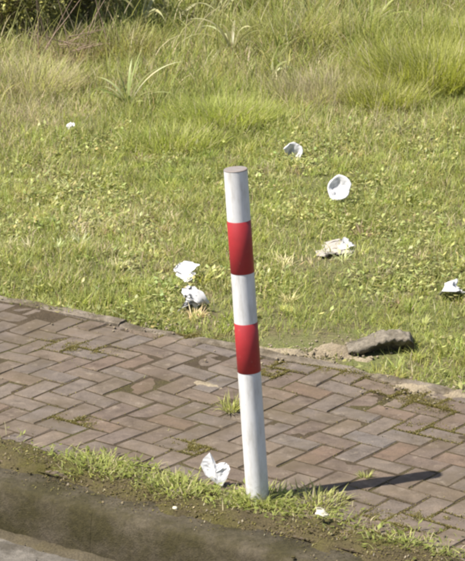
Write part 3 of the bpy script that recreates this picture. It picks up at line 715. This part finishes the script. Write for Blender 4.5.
def reed(px, py, lst, label, z=0.0):
    o = empty('reed_grass', vz(g(px, py))); tag(o, label, 'plant', 'pale reed-like plants at the back')
    for az, ln, wd, l0, cu, c in lst: leaf_obj(o, az, ln, wd, l0, cu, c)
    return o
def rl(n, lo, hi, seed, c=PALE, wd=.018):
    r = random.Random(seed); return [(r.uniform(0, 6.28), r.uniform(lo, hi), wd * r.uniform(.7, 1.2), r.uniform(.08, .5), r.uniform(.4, 2.0), tuple(np.array(c) * r.uniform(.6, 1.1))) for _ in range(n)]
reed(142, 40, [(.2, .34, .016, .4, 1.0, (.46, .46, .26)), (2.8, .26, .016, .4, 1.5, PALE)] + rl(9, .26, .52, 1), 'reed-like plant with pale leaves above the broad-leaved grass')
reed(172, 30, [(.5, .30, .016, .6, .9, (.48, .45, .27))] + rl(9, .26, .52, 2), 'reed-like plant with a straight pale leaf left of the bollard top')
reed(232, 62, [(2.6, .36, .016, .15, 1.9, (.44, .45, .24)), (.2, .34, .016, .2, 1.9, PALE)] + rl(9, .24, .48, 3), 'reed-like plant with drooping leaves straight above the bollard')
reed(272, 84, [(2.9, .20, .014, .2, 2.3, (.36, .38, .17)), (.1, .20, .014, .25, 2.4, (.34, .37, .16))] + rl(5, .10, .2, 4, (.33, .35, .14)), 'low reed-like plant with bent pale leaves right above the bollard')
reed(218, 24, rl(11, .28, .55, 5), 'reed-like plant at the top edge above the bollard')
reed(102, 14, rl(11, .28, .55, 6), 'reed-like plant at the top edge at the left')
reed(310, 38, rl(9, .24, .5, 7, (.34, .36, .14)), 'greenish reed-like plant right of the centre at the back')
reed(370, 40, rl(9, .24, .5, 8, (.30, .34, .10)), 'greenish reed-like plant beside the bright tussock')

def tuft(name, px, py, n, rad, lo, hi, wd, label, cat, group=None, base=GREEN, z=None, lean=.45, mixy=.3, m=4, zf=verge_h):
    x0, y0 = g(px, py); a = rng.uniform(0, 6.283, n); r = rad * np.sqrt(rng.random(n)); x = x0 + np.cos(a) * r; y = y0 + np.sin(a) * r
    c = np.where((rng.random(n) < mixy)[:, None], YELL, base) * np.exp(rng.normal(0, .2, n))[:, None]; dd = rng.random(n) < .08; c[dd] = STRAW
    zz = zf(x, y)
    o = tri_mesh(name, [blades(np.stack([x - x0, y - y0, zz], 1), a + rng.normal(0, .7, n), rng.uniform(lo, hi, n), wd * rng.uniform(.7, 1.3, n), np.abs(rng.normal(lean, .25, n)) * (.3 + .9 * r / rad), rng.uniform(.2, 1.4, n), c, m=m)], M_GRASS)
    o.location = (x0, y0, 0); return tag(o, label, cat, group)
GT = 'grass tussocks at the back'
tuft('grass_tussock', 432, 92, 5200, .40, .14, .34, .006, 'large bright olive grass tussock at the upper right', 'tussock', GT, OLIVE * 1.12, lean=.4)
tuft('grass_tussock', 385, 112, 1700, .22, .10, .22, .005, 'smaller olive tussock left of the large bright one', 'tussock', GT, OLIVE * 1.1, lean=.45)
tuft('grass_tussock', 222, 128, 2400, .30, .08, .18, .005, 'soft green tussock just behind the bollard top', 'tussock', GT, LUSH * 1.25, lean=.5)
tuft('grass_tussock', 175, 150, 1300, .25, .06, .14, .005, 'low green tussock left of the bollard top', 'tussock', GT, LUSH * 1.2, lean=.55)
tuft('grass_tussock', 30, 92, 1500, .28, .10, .26, .005, 'straw-coloured tussock at the upper left edge', 'tussock', GT, STRAW * .75, lean=.4, mixy=.5)
tuft('grass_tussock', 300, 50, 2200, .32, .12, .30, .006, 'yellow-green tussock at the back right of the bollard', 'tussock', GT, YELL * .8, lean=.4)
tuft('grass_tussock', 330, 102, 1700, .32, .10, .22, .004, 'dry brown-grey tussock in front of the bright ones', 'tussock', GT, np.array((.34, .30, .19)), lean=.5, mixy=.35)

tuft('grass_tussock', 452, 62, 2600, .34, .14, .32, .006, 'bright green tussock at the right picture edge behind the large one', 'tussock', GT, OLIVE * 1.15, lean=.4)
tuft('grass_tussock', 398, 70, 2400, .32, .12, .28, .006, 'soft green tussock between the dry and the large bright one', 'tussock', GT, OLIVE * 1.1, lean=.45)
tuft('grass_tussock', 62, 66, 900, .22, .08, .2, .005, 'brown dead grass tussock at the foot of the bare stems', 'tussock', GT, BROWN * .9, lean=.6, mixy=.12)
tuft('grass_tussock', 120, 60, 1100, .26, .10, .26, .006, 'olive brown tussock right of the bare stems', 'tussock', GT, np.array((.22, .20, .07)), lean=.45, mixy=.2)
# dry twigs sticking out of the undergrowth at the upper left
tw = empty('dry_stems', vz(g(66, 62))); tag(tw, 'bunch of bare dry brown stems sticking up at the upper left', 'dry stems')
def twig(parent, pts, r0, r1):
    bm = bmesh.new(); rows = []; n = len(pts)
    for i, p in enumerate(pts):
        t = (Vector(pts[min(i + 1, n - 1)]) - Vector(pts[max(i - 1, 0)])).normalized(); a = t.orthogonal().normalized(); b = t.cross(a); r = r0 + (r1 - r0) * i / (n - 1)
        rows.append([bm.verts.new(Vector(p) + (a * math.cos(k * 1.2566) + b * math.sin(k * 1.2566)) * r) for k in range(5)])
    for A, B in zip(rows, rows[1:]):
        for k in range(5): bm.faces.new((A[k], A[(k + 1) % 5], B[(k + 1) % 5], B[k]))
    return from_bm('stem', bm, M_TWIG, parent, True)
for i in range(24):
    x0, y0 = random.gauss(0, .14), random.gauss(0, .10); lx, ly = random.gauss(0, .14), random.gauss(0, .10); h = random.uniform(.12, .5); kx = random.uniform(-.05, .05); ku = random.uniform(.3, .7)
    twig(tw, [(x0 + lx * u ** 1.3 + (kx * (u - ku) if u > ku else 0) + random.gauss(0, .004), y0 + ly * u, h * u) for u in np.linspace(0, 1, 6)], random.uniform(.002, .0042), .001)
for i in range(22):
    a = random.gauss(.1, .5); L = random.uniform(.08, .26); x0 = random.uniform(-.20, .14); z0 = random.uniform(.02, .14); y0 = -.05 + random.gauss(0, .07); sl = random.uniform(-.4, .5)
    twig(tw, [(x0 + u * L * math.cos(a), y0 + u * L * math.sin(a), max(.005, z0 + sl * L * u) + random.gauss(0, .003)) for u in np.linspace(0, 1, 5)], random.uniform(.002, .0045), .0012)
# leafy bushes closing the back of the meadow
def bush(px, Y, rx, ry, h, label, seed, c=(.085, .105, .022), nleaf=5200, gap=.10):
    r = np.random.default_rng(seed); x0 = (px - 232.5) / F_PX * (Y + .2); root = empty('bush', (x0, Y, float(verge_h(x0, Y)))); tag(root, label, 'bush', 'bushes at the back of the meadow')
    nst = 14; st_ = []
    bm = bmesh.new()
    for i in range(nst):
        a = r.uniform(0, 6.283); k = r.uniform(.3, .95); tip = Vector((math.cos(a) * rx * k, math.sin(a) * ry * k, h * r.uniform(.6, 1.0))); b = Vector((r.normal(0, .08), r.normal(0, .05), 0))
        pts = [b + Vector((tip.x * u ** 1.4, tip.y * u ** 1.4, tip.z * (1.35 * u - .35 * u * u))) for u in np.linspace(0, 1, 7)]; rows = []
        for q, p in enumerate(pts):
            rr = .008 * (1 - q / 8); rows.append([bm.verts.new(p + Vector((math.cos(e) * rr, math.sin(e) * rr, 0))) for e in (0, 1.57, 3.14, 4.71)])
        for A, B in zip(rows, rows[1:]):
            for e in range(4): bm.faces.new((A[e], A[(e + 1) % 4], B[(e + 1) % 4], B[e]))
        st_.append([np.array(p) for p in pts])
    from_bm('stems', bm, M_TWIG, root, True)
    pts = np.array([st_[r.integers(nst)][r.integers(1, 7)] for _ in range(nleaf)]) + r.normal(0, 1, (nleaf, 3)) * np.array((rx * .22, ry * .22, h * .13)); pts = pts[pts[:, 2] > gap * r.uniform(.3, 1.2, nleaf)]
    n = len(pts); cc = 1.5 * np.array(c) * np.exp(r.normal(0, .3, n))[:, None]; q = r.random(n) < .22; cc[q] = np.array((.36, .35, .15)); q = r.random(n) < .06; cc[q] = np.array((.26, .2, .11))
    tri_mesh('foliage', [leaves(pts, r.uniform(0, 6.283, n), r.uniform(.025, .06, n), r.uniform(.014, .03, n), r.normal(-.1, .5, n), cc)], M_LEAF, root)
bush(12, 13.95, .50, .45, .8, 'dark leafy bush at the upper left corner', 41, (.17, .165, .05))
bush(82, 14.35, .45, .45, .85, 'dark leafy bush behind the bare dry stems', 42, (.17, .155, .055))
bush(180, 15.6, .55, .45, .8, 'leafy bush behind the pale reed leaves left of the bollard', 43, (.15, .155, .045))
bush(262, 15.8, .5, .45, .8, 'leafy bush at the top edge above the bollard', 44, (.15, .16, .04))
bush(360, 16.4, .5, .4, .7, 'light green bush at the top edge right of the centre', 45, (.13, .15, .035))
bush(455, 16.6, .5, .4, .7, 'light green bush at the upper right corner', 46, (.13, .15, .035))

# ------------------------------------------------------------------ weeds on the pavement
flat = lambda x, y: 0.0 * x + .002
K = 'weed tufts along the kerb'
tuft('weed_tuft', 231, 411, 90, .030, .03, .085, .005, 'small grass tuft growing from the brick joint left of the lower red band', 'weed', None, YELL, lean=.5, zf=flat)
tuft('weed_tuft', 266, 500, 300, .075, .02, .058, .005, 'bushy green weed tuft at the right foot of the bollard', 'weed', K, GREEN * 1.1, lean=.7, zf=flat)
tuft('weed_tuft', 243, 503, 220, .06, .02, .055, .005, 'green weed tuft at the left foot of the bollard', 'weed', K, GREEN * 1.15, lean=.7, zf=flat)
tuft('weed_tuft', 315, 503, 300, .10, .02, .055, .005, 'spreading weed tuft over the near end of the bollard shadow', 'weed', K, YELL * .85, lean=.8, zf=flat)
tuft('weed_tuft', 176, 490, 240, .09, .022, .065, .005, 'weed tuft left of the heart-shaped paper', 'weed', K, GREEN * 1.15, lean=.65, zf=flat)
tuft('weed_tuft', 92, 470, 260, .10, .025, .07, .005, 'tall weed tuft on the kerb at the left', 'weed', K, GREEN * 1.15, lean=.65, zf=flat)
tuft('weed_tuft', 365, 478, 40, .02, .015, .04, .004, 'tiny weed beside the middle of the bollard shadow', 'weed', None, YELL, lean=.6, zf=flat)
# the rest of the weeds reads as one band
n = 11500; s = rng.uniform(-1.9, 1.9, n); t = rng.normal(-.10, .055, n)
x, y = st2xy(s, t)
dn = np.clip((N1.f(s * 3.4 + 15, t * 4 + 15, 3) - .40) * 4, 0, 1) * .35
for px, py, rx, ry, k in [(75, 465, .16, .12, 1), (130, 472, .16, .11, 1), (165, 485, .14, .10, .9), (200, 495, .12, .07, .7), (255, 503, .16, .10, 1), (300, 505, .16, .10, 1), (335, 515, .12, .09, .8), (400, 549, .14, .06, .9), (440, 556, .10, .05, .5), (45, 460, .1, .07, .5)]:
    dn = np.maximum(dn, k * blob(x, y, px, py, rx * .75, ry * 1.1))
dn = dn * np.clip((t + .26) / .04, 0, 1) * np.clip((x + .66) / .22, .3, 1)
ok = rng.random(n) < dn; x, y = x[ok], y[ok]; n = len(x)
c = np.where((rng.random(n) < .40)[:, None], YELL, GREEN * 1.1) * np.exp(rng.normal(0, .22, n))[:, None]; dd = rng.random(n) < .16; c[dd] = STRAW
W = [blades(np.stack([x, y, 0 * x + .004], 1), rng.uniform(0, 6.283, n), rng.uniform(.014, .052, n), rng.uniform(.003, .006, n), np.abs(rng.normal(.75, .35, n)), rng.uniform(.2, 1.4, n), c, m=3)]
i = rng.random(n) < .35; x, y = x[i], y[i]; n = len(x); cc = np.array((.21, .24, .06)) * np.exp(rng.normal(0, .25, n))[:, None]
W.append(leaves(np.stack([x, y, rng.uniform(.005, .03, n)], 1), rng.uniform(0, 6.283, n), rng.uniform(.012, .028, n), rng.uniform(.006, .013, n), rng.uniform(-.2, .8, n), cc))
# a few seedlings and moss sprigs in the joints of the bricks
n = 900; s = rng.uniform(-1.5, 1.5, n); t = rng.uniform(-.1, 1.13, n); ok = N4.f(s * 4 + 5, t * 4 + 5, 3) > .60; x, y = st2xy(s[ok], t[ok]); n = len(x)
W.append(blades(np.stack([x, y, pave_h(x, y) - .004], 1), rng.uniform(0, 6.283, n), rng.uniform(.006, .020, n), rng.uniform(.002, .004, n), np.abs(rng.normal(.8, .35, n)), rng.uniform(.2, 1.4, n), np.tile(YELL * .8, (n, 1)), m=2))
tag(tri_mesh('kerb_weeds', W, M_GRASS), 'low weeds growing from the dirt along the kerb', 'weeds', None, 'stuff')

def joint_dist(x, y):
    p = ((x - BO[0]) * BU[0] + (y - BO[1]) * BU[1]) / A_; q = ((x - BO[0]) * BV[0] + (y - BO[1]) * BV[1]) / A_
    i_ = np.floor(p).astype(int); j_ = np.floor(q).astype(int); fp = p - i_; fq = q - j_; d = (j_ - i_) % (2 * RB)
    ex = np.minimum(fp, 1 - fp); ey = np.minimum(fq, 1 - fq); H_ = (d == 0) | (d >= RB + 1); big = 9.0
    dh = np.minimum(ey, np.where(d == 0, fp, np.where(d == RB + 1, 1 - fp, big))); dv = np.minimum(ex, np.where(d == 1, fq, np.where(d == RB, 1 - fq, big)))
    return np.where(H_, dh, dv) * A_
def moss_mesh(x, y, name, lab):
    n = len(x); c = np.where((rng.random(n) < .5)[:, None], np.array((.15, .125, .035)), np.array((.12, .105, .03))) * np.exp(rng.normal(0, .3, n))[:, None]
    tag(tri_mesh(name, [leaves(np.stack([x, y, pave_h(x, y) + rng.uniform(-.003, .0025, n)], 1), rng.uniform(0, 6.283, n), rng.uniform(.003, .007, n), rng.uniform(.0025, .005, n), rng.uniform(-.1, .8, n), c)], M_LEAF), lab, 'moss', None, 'stuff')
for i, (px, py, a, b, lab) in enumerate(MOSS):       # tiny moss sprigs, thickest in the joints, thinning out over the bricks
    cx, cy = g(px, py); n = 16000; u = rng.normal(0, .62, n); v = rng.normal(0, .62, n); ro = KA + random.uniform(-.3, .3)
    x = cx + u * a * 1.35 * math.cos(ro) - v * b * 1.5 * math.sin(ro); y = cy + u * a * 1.35 * math.sin(ro) + v * b * 1.5 * math.cos(ro)
    jd = joint_dist(x, y); nz = np.clip((N4.f(x * 22 + 50, y * 22 + 50, 4) - .42) * 5, 0, 1)
    ok = rng.random(n) < np.where(jd < .007, .35 + .65 * nz, .42 * nz ** 1.5 * np.exp(-(u * u + v * v) * .9)); moss_mesh(x[ok], y[ok], 'moss_patch', lab)
n = 60000; s_ = rng.uniform(-1.6, 1.6, n); t_ = rng.uniform(-.2, 1.13, n); x, y = st2xy(s_, t_); jd = joint_dist(x, y)
ok = (jd < .005) & (rng.random(n) < np.clip((N1.f(s_ * 3.5 + 25, t_ * 3.5 + 25, 4) - .44) * 4, 0, .9)); moss_mesh(x[ok], y[ok], 'joint_moss', 'thin moss growing in the joints between the bricks')
n = 15000; s_ = rng.uniform(-1.7, 1.7, n); t_ = rng.normal(-.185, .065, n); x, y = st2xy(s_, t_)     # moss and dead bits on the kerb dirt
ok = (t_ > -.34) & (rng.random(n) < np.clip((N2.f(s_ * 9 + 60, t_ * 12 + 60, 4) - .40) * 5, .03, 1)); x, y, s_, t_ = x[ok], y[ok], s_[ok], t_[ok]; n = len(x)
zz = np.maximum(strip_z(x, y, s_, t_), .001); pk = rng.random(n)[:, None]
c = np.where(pk < .45, np.array((.17, .15, .045)), np.where(pk < .97, np.array((.13, .10, .055)), np.array((.30, .25, .15)))) * np.exp(rng.normal(0, .3, n))[:, None]
tag(tri_mesh('kerb_moss', [leaves(np.stack([x, y, zz + rng.uniform(-.001, .004, n)], 1), rng.uniform(0, 6.283, n), rng.uniform(.004, .012, n), rng.uniform(.002, .006, n), rng.uniform(-.1, .8, n), c)], M_LEAF), 'moss and dead plant bits on the earth along the kerb', 'moss', None, 'stuff')
